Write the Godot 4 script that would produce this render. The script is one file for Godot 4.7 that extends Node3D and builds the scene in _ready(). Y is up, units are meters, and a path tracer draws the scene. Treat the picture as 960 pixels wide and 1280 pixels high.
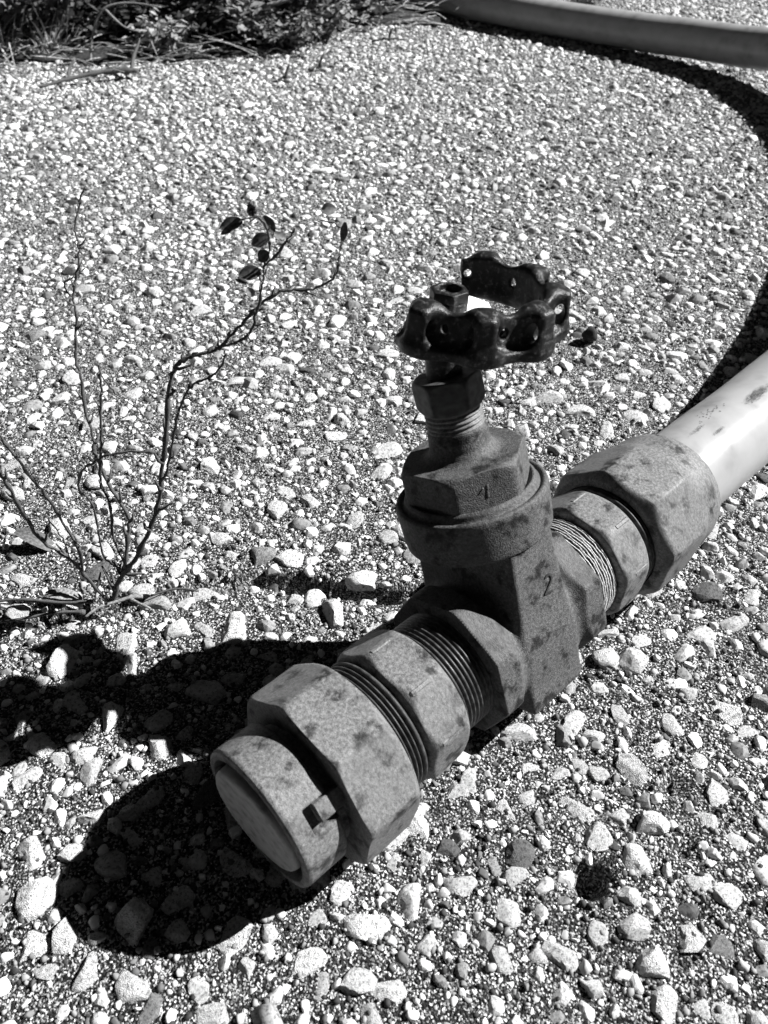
extends Node3D
# A tilted bronze gate valve between two compression fittings on exposed-aggregate asphalt, hard sun, black and white.

const EYE := Vector3(0.0, 0.396, 0.0)
const PITCH := 42.0
const FOV := 64.0
const SUN_AZ := -104.0      # degrees, direction the light travels (0 = away from the camera, -90 = to the left)
const SUN_EL := 40.0
const AXIS_H := 0.046       # height of the pipe axis
const VALVE_AT := Vector3(0.0643, 0.0, -0.297)
const VALVE_TURN := 43.62
const LEAN := 20.36

var rng := RandomNumberGenerator.new()
var used := {}
var M := {}
var wobble := FastNoiseLite.new()
var fine := FastNoiseLite.new()

# ------------------------------------------------------------------ naming helpers
func numbered(called: String, parent: Node) -> String:
	var key := "%d/%s" % [parent.get_instance_id(), called]
	var n: int = used.get(key, 0)
	used[key] = n + 1
	return called if n == 0 else "%s_%03d" % [called, n]

func tag(o: Node, label := "", category := "", group := "", kind := "") -> Node:
	if label: o.set_meta("label", label)
	if category: o.set_meta("category", category)
	if group: o.set_meta("group", group)
	if kind: o.set_meta("kind", kind)
	return o

func base(called: String, at := Vector3.ZERO, parent: Node = self) -> Node3D:
	var o := Node3D.new()
	o.name = numbered(called, parent)
	o.position = at
	parent.add_child(o, true)
	return o

func put(called: String, mesh: Mesh, mat: Material, parent: Node = self, at := Vector3.ZERO, rot := Vector3.ZERO) -> MeshInstance3D:
	var o := MeshInstance3D.new()
	o.name = numbered(called, parent)
	o.mesh = mesh
	if mat: o.material_override = mat
	o.position = at
	o.rotation_degrees = rot
	parent.add_child(o, true)
	return o

# ------------------------------------------------------------------ materials (everything is grey: the photograph is black and white)
func grey(v: float) -> Color:
	return Color(v, v, v).linear_to_srgb()

func noise_tex(sd: int, freq: float, stops: Array, size := 512, kind := FastNoiseLite.TYPE_SIMPLEX_SMOOTH, octaves := 4, gain := 0.5) -> NoiseTexture2D:
	var n := FastNoiseLite.new()
	n.seed = sd
	n.noise_type = kind
	n.frequency = freq
	n.fractal_octaves = octaves
	n.fractal_gain = gain
	if kind == FastNoiseLite.TYPE_CELLULAR:
		n.cellular_return_type = FastNoiseLite.RETURN_CELL_VALUE
		n.fractal_type = FastNoiseLite.FRACTAL_NONE
	var t := NoiseTexture2D.new()
	t.width = size
	t.height = size
	t.seamless = true
	t.noise = n
	if stops.size():
		var g := Gradient.new()
		var off := PackedFloat32Array()
		var col := PackedColorArray()
		for s in stops:
			off.append(s[0])
			col.append(grey(s[1]))
		g.offsets = off
		g.colors = col
		t.color_ramp = g
	return t

func surface(rough: float, scale: float, tex: Texture2D, height: Texture2D = null, height_cm := 0.0, metal := 0.0) -> StandardMaterial3D:
	var m := StandardMaterial3D.new()
	m.roughness = rough
	m.metallic = metal
	m.metallic_specular = 0.28
	m.albedo_texture = tex
	m.uv1_triplanar = true
	m.uv1_scale = Vector3.ONE * scale
	m.uv1_triplanar_sharpness = 4.0
	if height:
		m.heightmap_enabled = true
		m.heightmap_texture = height
		m.heightmap_scale = height_cm
	return m

func make_materials() -> void:
	var grain := noise_tex(11, 0.2, [], 512, FastNoiseLite.TYPE_SIMPLEX, 5)
	var pits := noise_tex(12, 0.05, [[0.0, 0.0], [0.25, 0.6], [1.0, 1.0]], 512, FastNoiseLite.TYPE_SIMPLEX_SMOOTH, 5)
	# cast bronze: mottled, with sparse dark blotches
	M.bronze = surface(0.52, 13.0, noise_tex(1, 0.03, [[0.0, 0.02], [0.32, 0.075], [0.5, 0.115], [0.68, 0.155], [1.0, 0.28]], 1024, FastNoiseLite.TYPE_SIMPLEX_SMOOTH, 6, 0.85), grain, 0.014, 0.0)
	M.cast = surface(0.62, 11.0, noise_tex(2, 0.035, [[0.0, 0.008], [0.3, 0.035], [0.5, 0.06], [0.7, 0.09], [1.0, 0.18]], 1024, FastNoiseLite.TYPE_SIMPLEX_SMOOTH, 6, 0.88), grain, 0.03, 0.0)
	# blotches of dark tarnish over the castings
	var tarnish := noise_tex(31, 0.006, [[0.0, 0.1], [0.2, 0.25], [0.31, 0.72], [0.45, 1.0], [1.0, 1.0]], 1024, FastNoiseLite.TYPE_SIMPLEX_SMOOTH, 8, 0.62)
	for m in [M.bronze, M.cast]:
		m.detail_enabled = true
		m.detail_blend_mode = BaseMaterial3D.BLEND_MODE_MUL
		m.detail_albedo = tarnish
		m.detail_uv_layer = BaseMaterial3D.DETAIL_UV_2
		m.uv2_triplanar = true
		m.uv2_triplanar_sharpness = 4.0
		m.uv2_scale = Vector3.ONE * 9.0
		m.uv2_offset = Vector3(0.37, 0.11, 0.62)
	M.dark_bronze = surface(0.5, 14.0, noise_tex(3, 0.02, [[0.0, 0.012], [0.5, 0.04], [1.0, 0.08]], 512), grain, 0.012)
	M.thread = surface(0.4, 20.0, noise_tex(4, 0.02, [[0.0, 0.012], [0.5, 0.04], [1.0, 0.10]], 512), null, 0.0, 0.2)
	M.iron = surface(0.36, 16.0, noise_tex(5, 0.03, [[0.0, 0.004], [0.5, 0.009], [0.64, 0.02], [0.76, 0.06], [1.0, 0.18]], 512, FastNoiseLite.TYPE_SIMPLEX_SMOOTH, 7, 0.7), grain, 0.02)
	M.plate = surface(0.45, 25.0, noise_tex(6, 0.02, [[0.0, 0.45], [0.4, 0.7], [1.0, 0.85]], 256))
	M.tape = surface(0.7, 60.0, noise_tex(7, 0.04, [[0.0, 0.15], [0.5, 0.5], [1.0, 0.8]], 256))
	M.pipe = surface(0.3, 5.0, noise_tex(8, 0.006, [[0.0, 0.14], [0.25, 0.2], [0.5, 0.235], [1.0, 0.26]], 1024, FastNoiseLite.TYPE_SIMPLEX_SMOOTH, 6))
	M.scuff = surface(0.8, 90.0, noise_tex(9, 0.05, [[0.0, 0.01], [0.6, 0.05], [1.0, 0.3]], 256))
	M.plug = surface(0.6, 18.0, noise_tex(10, 0.012, [[0.0, 0.12], [0.4, 0.24], [1.0, 0.32]], 512, FastNoiseLite.TYPE_SIMPLEX_SMOOTH, 5))
	M.engraving_shade = surface(0.8, 40.0, noise_tex(13, 0.05, [[0.0, 0.01], [1.0, 0.04]], 128))  # dark numeral colour: shading and dirt of an engraved figure painted in
	# the asphalt between the stones: bitumen full of sand grains
	M.ground = surface(0.9, 7.0, noise_tex(14, 0.085, [[0.0, 0.006], [0.3, 0.012], [0.5, 0.03], [0.6, 0.09], [0.73, 0.19], [0.86, 0.34], [1.0, 0.55]], 2048, FastNoiseLite.TYPE_CELLULAR), noise_tex(15, 0.06, [], 1024, FastNoiseLite.TYPE_SIMPLEX, 5), 0.16)
	# limestone chips
	var lime := [[0.0, 0.08], [0.25, 0.3], [0.4, 0.66], [0.58, 0.9], [1.0, 1.0]]
	var lt := noise_tex(16, 0.012, lime, 512, FastNoiseLite.TYPE_SIMPLEX_SMOOTH, 7, 0.75)
	M.chips = []
	for tone in [0.66, 0.56, 0.74, 0.4, 0.6, 0.26, 0.7, 0.14]:
		var c := surface(0.85, 0.55, lt, pits, 0.4)
		c.albedo_color = grey(tone)
		M.chips.append(c)
	M.aggregate = surface(0.85, 55.0, lt, pits, 0.03)
	M.aggregate.vertex_color_use_as_albedo = true
	M.grit = StandardMaterial3D.new()
	M.grit.roughness = 0.85
	M.grit.vertex_color_use_as_albedo = true
	M.dark_chip = surface(0.8, 0.8, noise_tex(17, 0.02, [[0.0, 0.01], [1.0, 0.05]], 256))
	# plants
	M.bark = surface(0.75, 150.0, noise_tex(18, 0.03, [[0.0, 0.02], [0.5, 0.06], [1.0, 0.15]], 256))
	M.pale_twig = surface(0.8, 60.0, noise_tex(19, 0.03, [[0.0, 0.05], [0.5, 0.16], [1.0, 0.3]], 256))
	M.dark_leaf = surface(0.5, 90.0, noise_tex(20, 0.02, [[0.0, 0.03], [0.6, 0.08], [1.0, 0.13]], 256))
	M.grey_leaf = surface(0.6, 90.0, noise_tex(21, 0.02, [[0.0, 0.12], [1.0, 0.25]], 256))
	M.leaves = []
	for v in [0.045, 0.09, 0.15, 0.24]:
		var l := surface(0.5, 40.0, noise_tex(22, 0.02, [[0.0, v * 0.6], [1.0, v * 1.4]], 128))
		l.backlight = grey(0.25)
		l.backlight_enabled = true
		M.leaves.append(l)
	M.straw = surface(0.7, 40.0, noise_tex(23, 0.03, [[0.0, 0.12], [0.6, 0.3], [1.0, 0.5]], 128))
	M.soil = surface(0.95, 10.0, noise_tex(24, 0.03, [[0.0, 0.008], [0.6, 0.03], [1.0, 0.08]], 512))

# ------------------------------------------------------------------ mesh helpers
func begin() -> SurfaceTool:
	var st := SurfaceTool.new()
	st.begin(Mesh.PRIMITIVE_TRIANGLES)
	st.set_smooth_group(0)
	return st

func done(st: SurfaceTool) -> ArrayMesh:
	st.index()
	st.generate_normals()
	return st.commit()

# a grid of points (rows of equal length) as a smooth sheet; closed joins the last column to the first
func sheet(st: SurfaceTool, rows: Array, closed := true, flip := false) -> void:
	var h := rows.size()
	var w: int = rows[0].size()
	for i in h - 1:
		var r0: PackedVector3Array = rows[i]
		var r1: PackedVector3Array = rows[i + 1]
		for j in (w if closed else w - 1):
			var k := (j + 1) % w
			var a := r0[j]
			var b := r0[k]
			var c := r1[k]
			var d := r1[j]
			if flip:
				st.add_vertex(a); st.add_vertex(c); st.add_vertex(b)
				st.add_vertex(a); st.add_vertex(d); st.add_vertex(c)
			else:
				st.add_vertex(a); st.add_vertex(b); st.add_vertex(c)
				st.add_vertex(a); st.add_vertex(c); st.add_vertex(d)

func smin(a: float, b: float, k: float) -> float:
	var h := maxf(k - absf(a - b), 0.0) / k
	return minf(a, b) - h * h * k * 0.25

# turned shape along X ("x") or Y ("y"); profile of Vector2(along, radius); apothem > 0 cuts it to a prism of n sides with corners at phase
func lathe(profile: Array, axis: String, seg := 160, n := 0, apothem := 0.0, phase := 0.0, step := 0.0009, rough := 0.00022, notch := [], soft := 0.0009) -> ArrayMesh:
	var pts: Array[Vector2] = []
	for i in profile.size() - 1:
		var a: Vector2 = profile[i]
		var b: Vector2 = profile[i + 1]
		var m := maxi(1, int(ceil(a.distance_to(b) / step)))
		m = mini(m, 40)
		for k in m:
			pts.append(a.lerp(b, float(k) / m))
	pts.append(profile[-1])
	var rows := []
	var ph := deg_to_rad(phase)
	for p in pts:
		var row := PackedVector3Array()
		for j in seg:
			var th := TAU * j / seg
			var r: float = p.y
			if n > 0:
				var f := wrapf(th - ph, 0.0, TAU / n) - PI / n
				r = smin(r, apothem / cos(f), soft)
			if notch.size() and p.x > notch[0] and p.x < notch[1] and absf(wrapf(th - deg_to_rad(notch[2]), -PI, PI)) < deg_to_rad(notch[3]) and r > notch[4]:
				r = notch[4]
			if r > 0.002:
				r += rough * wobble.get_noise_3d(p.x * 900.0, cos(th) * r * 900.0, sin(th) * r * 900.0)
			if axis == "x":
				row.append(Vector3(p.x, r * cos(th), -r * sin(th)))
			else:
				row.append(Vector3(r * cos(th), p.x, r * sin(th)))
		rows.append(row)
	var st := begin()
	sheet(st, rows, true, axis == "y")
	return done(st)

# chamfered block
func block(st: SurfaceTool, c: Vector3, half: Vector3, bevel: float, t := Transform3D()) -> void:
	var q := half - Vector3.ONE * bevel
	for ax in 3:
		for s in [-1.0, 1.0]:
			var u := (ax + 1) % 3
			var v := (ax + 2) % 3
			var f := []
			for k in [[-1, -1], [1, -1], [1, 1], [-1, 1]]:
				var p := Vector3.ZERO
				p[ax] = half[ax] * s
				p[u] = q[u] * k[0]
				p[v] = q[v] * k[1]
				f.append(t * (c + p))
			face(st, f, t * c)
	for ax in 3:
		var u := (ax + 1) % 3
		var v := (ax + 2) % 3
		for su in [-1.0, 1.0]:
			for sv in [-1.0, 1.0]:
				var f := []
				for k in [[-1, 0], [1, 0], [1, 1], [-1, 1]]:
					var p := Vector3.ZERO
					p[ax] = q[ax] * k[0]
					p[u] = (half[u] if k[1] == 0 else q[u]) * su
					p[v] = (q[v] if k[1] == 0 else half[v]) * sv
					f.append(t * (c + p))
				face(st, f, t * c)
	for sx in [-1.0, 1.0]:
		for sy in [-1.0, 1.0]:
			for sz in [-1.0, 1.0]:
				var f := []
				for ax in 3:
					var p := Vector3(q.x * sx, q.y * sy, q.z * sz)
					p[ax] = half[ax] * [sx, sy, sz][ax]
					f.append(t * (c + p))
				face(st, f, t * c)

# a flat polygon that faces away from a point inside
func face(st: SurfaceTool, f: Array, inside: Vector3) -> void:
	var nrm: Vector3 = (f[2] - f[0]).cross(f[1] - f[0])
	st.set_smooth_group(-1)
	var mid: Vector3 = (f[0] + f[1] + f[2]) / 3.0
	var order := range(f.size()) if nrm.dot(mid - inside) > 0 else range(f.size() - 1, -1, -1)
	for i in range(1, f.size() - 1):
		st.add_vertex(f[order[0]]); st.add_vertex(f[order[i]]); st.add_vertex(f[order[i + 1]])
	st.set_smooth_group(0)

func curve(points: Array, per := 4) -> PackedVector3Array:
	var out := PackedVector3Array()
	var n := points.size()
	for i in n - 1:
		var a: Vector3 = points[maxi(i - 1, 0)]
		var b: Vector3 = points[i]
		var c: Vector3 = points[i + 1]
		var d: Vector3 = points[mini(i + 2, n - 1)]
		for k in per:
			out.append(b.cubic_interpolate(c, a, d, float(k) / per))
	out.append(points[n - 1])
	return out

func tube(st: SurfaceTool, pts: PackedVector3Array, r0: float, r1: float, sides := 8, knobs := 0.0) -> void:
	var rows := []
	var side := Vector3.UP.cross(pts[1] - pts[0])
	if side.length() < 1e-6: side = Vector3.RIGHT
	side = side.normalized()
	var n := pts.size()
	for i in n:
		var dir := (pts[mini(i + 1, n - 1)] - pts[maxi(i - 1, 0)]).normalized()
		side = (side - dir * side.dot(dir)).normalized()
		var other := dir.cross(side)
		var r := lerpf(r0, r1, float(i) / (n - 1))
		if knobs > 0.0:
			r *= 1.0 + knobs * maxf(0.0, fine.get_noise_3dv(pts[i] * 4500.0)) * 2.2
		if i == 0 or i == n - 1: 
			var cap := PackedVector3Array()
			cap.resize(sides)
			cap.fill(pts[i])
			if i == 0: rows.append(cap)
		var row := PackedVector3Array()
		for j in sides:
			var th := TAU * j / sides
			row.append(pts[i] + (side * cos(th) + other * sin(th)) * r)
		rows.append(row)
		if i == n - 1:
			var cap2 := PackedVector3Array()
			cap2.resize(sides)
			cap2.fill(pts[i])
			rows.append(cap2)
	sheet(st, rows, true, false)

# surface nets: the zero set of a field, one vertex per crossed cell
func nets(field: Callable, lo: Vector3, hi: Vector3, cell: float, slack := 1.8) -> ArrayMesh:
	var B := 6
	var bn := Vector3i(((hi - lo) / (cell * B)).ceil())
	var n := bn * B + Vector3i.ONE
	var sx := 1
	var sy := n.x
	var sz := n.x * n.y
	var val := PackedFloat32Array()
	val.resize(n.x * n.y * n.z)
	val.fill(1e9)
	var vid := PackedInt32Array()
	vid.resize(n.x * n.y * n.z)
	vid.fill(-1)
	var verts := PackedVector3Array()
	var cells: Array[Vector3i] = []
	var reach := cell * B * 0.5 * sqrt(3.0) * slack
	var corner := [0, sx, sy, sx + sy, sz, sz + sx, sz + sy, sz + sx + sy]
	var off := [Vector3(0, 0, 0), Vector3(1, 0, 0), Vector3(0, 1, 0), Vector3(1, 1, 0), Vector3(0, 0, 1), Vector3(1, 0, 1), Vector3(0, 1, 1), Vector3(1, 1, 1)]
	var edges := [[0, 1], [2, 3], [4, 5], [6, 7], [0, 2], [1, 3], [4, 6], [5, 7], [0, 4], [1, 5], [2, 6], [3, 7]]
	for bz in bn.z:
		for by in bn.y:
			for bx in bn.x:
				var mid := lo + (Vector3(bx, by, bz) + Vector3.ONE * 0.5) * B * cell
				if absf(field.call(mid)) > reach: continue
				for z in range(bz * B, bz * B + B + 1):
					for y in range(by * B, by * B + B + 1):
						var at := bx * B + y * sy + z * sz
						for x in range(bx * B, bx * B + B + 1):
							if val[at] > 1e8:
								val[at] = field.call(lo + Vector3(x, y, z) * cell)
							at += 1
				for z in range(bz * B, bz * B + B):
					for y in range(by * B, by * B + B):
						for x in range(bx * B, bx * B + B):
							var at := x + y * sy + z * sz
							var neg := 0
							for k in 8:
								if val[at + corner[k]] < 0.0: neg += 1
							if neg == 0 or neg == 8: continue
							var s := Vector3.ZERO
							var c := 0
							for e in edges:
								var va := val[at + corner[e[0]]]
								var vb := val[at + corner[e[1]]]
								if (va < 0.0) != (vb < 0.0):
									s += off[e[0]].lerp(off[e[1]], va / (va - vb))
									c += 1
							vid[at] = verts.size()
							verts.append(lo + (Vector3(x, y, z) + s / c) * cell)
							cells.append(Vector3i(x, y, z))
	var idx := PackedInt32Array()
	for q in cells:
		var at := q.x + q.y * sy + q.z * sz
		for ax in 3:
			var step: int = [sx, sy, sz][ax]
			var u: int = [sy, sz, sx][ax]
			var v: int = [sz, sx, sy][ax]
			var va := val[at]
			var vb := val[at + step]
			if (va < 0.0) == (vb < 0.0): continue
			if at - u - v < 0: continue
			var a := vid[at]
			var b := vid[at - u]
			var c := vid[at - u - v]
			var d := vid[at - v]
			if a < 0 or b < 0 or c < 0 or d < 0: continue
			if va < 0.0:
				idx.append_array([a, c, b, a, d, c])
			else:
				idx.append_array([a, b, c, a, c, d])
	# normals from the field
	var nor := PackedVector3Array()
	nor.resize(verts.size())
	var e := cell * 0.6
	for i in verts.size():
		var p := verts[i]
		var g := Vector3(field.call(p + Vector3(e, 0, 0)) - field.call(p - Vector3(e, 0, 0)), field.call(p + Vector3(0, e, 0)) - field.call(p - Vector3(0, e, 0)), field.call(p + Vector3(0, 0, e)) - field.call(p - Vector3(0, 0, e)))
		nor[i] = g.normalized()
	var arr := []
	arr.resize(Mesh.ARRAY_MAX)
	arr[Mesh.ARRAY_VERTEX] = verts
	arr[Mesh.ARRAY_NORMAL] = nor
	arr[Mesh.ARRAY_INDEX] = idx
	var mesh := ArrayMesh.new()
	mesh.add_surface_from_arrays(Mesh.PRIMITIVE_TRIANGLES, arr)
	return mesh

# a crushed stone of about unit radius: an icosphere cut by random planes
func stone_mesh(sd: int, level: int) -> Array:
	var g := RandomNumberGenerator.new()
	g.seed = sd
	var t := (1.0 + sqrt(5.0)) / 2.0
	var v: Array[Vector3] = []
	for p in [[-1, t, 0], [1, t, 0], [-1, -t, 0], [1, -t, 0], [0, -1, t], [0, 1, t], [0, -1, -t], [0, 1, -t], [t, 0, -1], [t, 0, 1], [-t, 0, -1], [-t, 0, 1]]:
		v.append(Vector3(p[0], p[1], p[2]).normalized())
	var f := [0, 11, 5, 0, 5, 1, 0, 1, 7, 0, 7, 10, 0, 10, 11, 1, 5, 9, 5, 11, 4, 11, 10, 2, 10, 7, 6, 7, 1, 8, 3, 9, 4, 3, 4, 2, 3, 2, 6, 3, 6, 8, 3, 8, 9, 4, 9, 5, 2, 4, 11, 6, 2, 10, 8, 6, 7, 9, 8, 1]
	for l in level:
		var mid := {}
		var nf := []
		for i in range(0, f.size(), 3):
			var m := []
			for k in 3:
				var a: int = f[i + k]
				var b: int = f[i + (k + 1) % 3]
				var key := mini(a, b) * 100000 + maxi(a, b)
				if not mid.has(key):
					mid[key] = v.size()
					v.append((v[a] + v[b]).normalized())
				m.append(mid[key])
			nf.append_array([f[i], m[0], m[2], f[i + 1], m[1], m[0], f[i + 2], m[2], m[1], m[0], m[1], m[2]])
		f = nf
	var planes := []
	for k in g.randi_range(9, 13):
		planes.append([Vector3(g.randfn(), g.randfn() * 0.8, g.randfn()).normalized(), g.randf_range(0.5, 0.8)])
	var fx := g.randf_range(0.0, 100.0)
	var stretch := Vector3(g.randf_range(1.0, 1.3), g.randf_range(0.85, 1.1), g.randf_range(0.9, 1.15))
	var verts := PackedVector3Array()
	for p in v:
		var q := p
		for pl in planes:
			var d: float = q.dot(pl[0]) - pl[1]
			if d > 0.0: q -= pl[0] * d
		q += p * 0.07 * fine.get_noise_3d(p.x * 60.0 + fx, p.y * 60.0, p.z * 60.0)
		verts.append(q * stretch)
	var idx := PackedInt32Array()
	for i in range(0, f.size(), 3): idx.append_array([f[i], f[i + 2], f[i + 1]])
	# area weighted vertex normals
	var nor := PackedVector3Array()
	nor.resize(verts.size())
	for i in range(0, idx.size(), 3):
		var a := verts[idx[i]]
		var c := (verts[idx[i + 2]] - a).cross(verts[idx[i + 1]] - a)
		for k in 3: nor[idx[i + k]] += c
	for i in nor.size():
		nor[i] = nor[i].normalized()
	return [verts, nor, idx]

# the same stone with sharp edges between its faces
func faceted(s: Array) -> Array:
	var v := PackedVector3Array()
	var n := PackedVector3Array()
	var idx := PackedInt32Array()
	for i in range(0, s[2].size(), 3):
		var a: Vector3 = s[0][s[2][i]]
		var b: Vector3 = s[0][s[2][i + 1]]
		var c: Vector3 = s[0][s[2][i + 2]]
		var f := (c - a).cross(b - a).normalized()
		for k in 3:
			idx.append(v.size())
			v.append([a, b, c][k])
			n.append((f + s[1][s[2][i + k]] * 0.35).normalized())
	return [v, n, idx]

func as_mesh(s: Array) -> ArrayMesh:
	var arr := []
	arr.resize(Mesh.ARRAY_MAX)
	arr[Mesh.ARRAY_VERTEX] = s[0]
	arr[Mesh.ARRAY_NORMAL] = s[1]
	arr[Mesh.ARRAY_INDEX] = s[2]
	var m := ArrayMesh.new()
	m.add_surface_from_arrays(Mesh.PRIMITIVE_TRIANGLES, arr)
	return m

# ------------------------------------------------------------------ ground
var crack := [Vector2(-0.42, -0.315), Vector2(-0.30, -0.33), Vector2(-0.212, -0.342), Vector2(-0.174, -0.352), Vector2(-0.131, -0.365), Vector2(-0.08, -0.378), Vector2(-0.042, -0.370), Vector2(-0.016, -0.365), Vector2(0.021, -0.364), Vector2(0.06, -0.38), Vector2(0.13, -0.43), Vector2(0.2, -0.5)]
var pits := [[Vector2(0.100, -0.176), 0.0085, 0.018], [Vector2(0.150, -0.160), 0.0035, 0.008], [Vector2(0.148, -0.19), 0.005, 0.006], [Vector2(0.152, -0.225), 0.006, 0.008]]

func crack_depth(p: Vector2) -> float:
	if p.y < -0.6 or p.y > -0.25 or p.x < -0.45 or p.x > 0.22: return 0.0
	var best := 1.0
	var at := Vector2.ZERO
	for i in crack.size() - 1:
		var q := Geometry2D.get_closest_point_to_segment(p, crack[i], crack[i + 1])
		var d := p.distance_to(q)
		if d < best:
			best = d
			at = q
	var s := smoothstep(-0.12, -0.07, at.x) * (1.0 - smoothstep(0.05, 0.12, at.x)) * 0.6 + 0.4
	var w := 0.006 + 0.004 * fine.get_noise_2d(at.x * 3000.0, 7.0)
	best += 0.003 * fine.get_noise_2d(p.x * 2500.0, p.y * 2500.0)
	# a sharp far lip, a soft near side
	return 0.028 * s * exp(-pow(best / w, 4.0)) + 0.004 * s * exp(-pow(best / 0.018, 2.0))

func ground_y(x: float, z: float) -> float:
	var y := 0.0012 * wobble.get_noise_2d(x * 40.0, z * 40.0) + 0.0010 * wobble.get_noise_2d(x * 250.0 + 50.0, z * 250.0)
	var p := Vector2(x, z)
	y -= crack_depth(p)
	for q in pits:
		y -= q[2] * exp(-pow(p.distance_to(q[0]) / q[1], 4.0))
	return y - 0.001

func half_width(z: float) -> float:
	return 0.30 + 0.47 * maxf(-z, 0.0)

func build_ground() -> void:
	var zs := PackedFloat32Array([30.0, 6.0, 1.5, 0.5])
	var z := 0.12
	while z > -2.6:
		zs.append(z)
		z -= 0.0035 + 0.006 * clampf((-z - 0.3) / 1.2, 0.0, 1.6)
	zs.append_array([-2.7, -3.0, -4.0, -8.0, -20.0, -60.0])
	var rows := []
	for k in zs.size():
		var zz := zs[k]
		var inner := zz <= 0.12 and zz > -2.6
		var w := half_width(clampf(zz, -2.6, 0.12))
		var row := PackedVector3Array()
		var xs := PackedFloat32Array([-40.0, -6.0, -2.0])
		var m := 190
		for i in m + 1: xs.append(lerpf(-w, w, float(i) / m))
		xs.append_array([2.0, 6.0, 40.0])
		for x in xs:
			row.append(Vector3(x, ground_y(x, zz) if inner and absf(x) < 1.9 else -0.001, zz))
		rows.append(row)
	var st := begin()
	sheet(st, rows, false, true)
	var ground := put("ground", done(st), M.ground)
	tag(ground, "", "", "", "structure")
	ground.material_override.uv1_world_triplanar = true

	# stones, largest first; a hash grid keeps them apart
	var grid := {}
	var big := []
	var small := []
	var C := 0.016
	var plan := [[17000, 0.0058, 0.0106, 0], [40000, 0.0038, 0.0060, 0], [110000, 0.0016, 0.0036, 1]]
	for step in plan:
		for k in step[0]:
			var zz := -2.5 + 2.6 * sqrt(rng.randf()) if rng.randf() < 0.55 else rng.randf_range(-2.5, 0.1)
			zz = rng.randf_range(-2.5, 0.1)
			var w := half_width(zz)
			if rng.randf() > w / half_width(-2.5) : # uniform over the wedge
				zz = rng.randf_range(-2.5, 0.1)
				w = half_width(zz)
				if rng.randf() > w / half_width(-2.5): continue
			var x := rng.randf_range(-w, w)
			var r := lerpf(step[1], step[2], pow(rng.randf(), 1.8))
			var p := Vector2(x, zz)
			var cell := Vector2i(floori(x / C), floori(zz / C))
			var free := true
			for dy in range(-1, 2):
				for dx in range(-1, 2):
					for o in grid.get(cell + Vector2i(dx, dy), []):
						if p.distance_to(Vector2(o.x, o.y)) < (r + o.z) * 0.80:
							free = false
							break
					if not free: break
				if not free: break
			if not free: continue
			if step[1] < 0.005 and rng.randf() > 0.82 + 0.9 * wobble.get_noise_2d(x * 140.0, zz * 140.0): continue
			var cd := crack_depth(p)
			if cd > 0.0035 and r > 0.0025: continue
			for q in pits:
				if p.distance_to(q[0]) < q[1] + r * 0.7: free = false
			if not free: continue
			if not grid.has(cell): grid[cell] = []
			grid[cell].append(Vector3(x, zz, r))
			if step[3] == 0: big.append(Vector3(x, zz, r))
			else: small.append(Vector3(x, zz, r))

	# which show largest: size over distance from the eye, in or near the frame
	big.sort_custom(func(a, b): return shown(a) > shown(b))
	var shapes := []
	var fine_meshes := []
	var flat := []
	for k in 14:
		fine_meshes.append(as_mesh(faceted(stone_mesh(100 + k, 2))))
		flat.append(faceted(stone_mesh(400 + k, 1)))
		shapes.append(stone_mesh(200 + k, 1))
	var verts := PackedVector3Array()
	var nors := PackedVector3Array()
	var cols := PackedColorArray()
	var idx := PackedInt32Array()
	for i in big.size():
		var b: Vector3 = big[i]
		var basis := Basis.from_euler(Vector3(rng.randfn() * 0.2, rng.randf() * TAU, rng.randfn() * 0.2))
		var r := b.z
		basis = basis.scaled_local(Vector3(r, r * rng.randf_range(0.5, 0.78), r) * 1.15)
		var at := Vector3(b.x, ground_y(b.x, b.y) + r * rng.randf_range(-0.42, -0.14), b.y)
		if i < 300:
			var o := put("stone", fine_meshes[rng.randi() % fine_meshes.size()], M.chips[[0, 1, 2, 3, 4, 0, 6, 2, 5, 1, 4, 2, 6, 2, 0, 4, 6, 1, 0, 7, 2, 6, 4, 1][rng.randi() % 24]], ground)
			o.transform = Transform3D(basis, at)
		else:
			var s: Array = shapes[rng.randi() % shapes.size()]
			var tone := chip_tone()
			var v0 := verts.size()
			var nb := basis.orthonormalized()
			if i < 1800: s = flat[rng.randi() % flat.size()]
			var sv: PackedVector3Array = s[0]
			var sn: PackedVector3Array = s[1]
			for k in sv.size():
				verts.append(basis * sv[k] + at)
				nors.append(nb * sn[k])
				cols.append(tone)
			for k in s[2]: idx.append(k + v0)
	var arr := []
	arr.resize(Mesh.ARRAY_MAX)
	arr[Mesh.ARRAY_VERTEX] = verts
	arr[Mesh.ARRAY_NORMAL] = nors
	arr[Mesh.ARRAY_COLOR] = cols
	arr[Mesh.ARRAY_INDEX] = idx
	var mesh := ArrayMesh.new()
	mesh.add_surface_from_arrays(Mesh.PRIMITIVE_TRIANGLES, arr)
	tag(put("aggregate", mesh, M.aggregate, ground), "", "", "", "stuff")
	# small chips and grit as copies of a few crude stones
	var grit_spots := []
	for k in 150000:
		var zz := rng.randf_range(-1.0, 0.1) if k < 95000 else rng.randf_range(-2.5, -1.0)
		var w := half_width(zz)
		if k < 95000 and rng.randf() > w / half_width(-1.0): continue
		var gx := rng.randf_range(-w, w)
		var inside := false
		for q in pits:
			if Vector2(gx, zz).distance_to(q[0]) < q[1] * 1.1: inside = true
		if inside or crack_depth(Vector2(gx, zz)) > 0.007: continue
		grit_spots.append(Vector3(gx, zz, lerpf(0.0005, 0.0022, pow(rng.randf(), 2.6)) * (1.0 if k < 95000 else 1.4)))
	scatter("pebbles", small, 3, ground, -0.6, 0.1)
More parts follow.
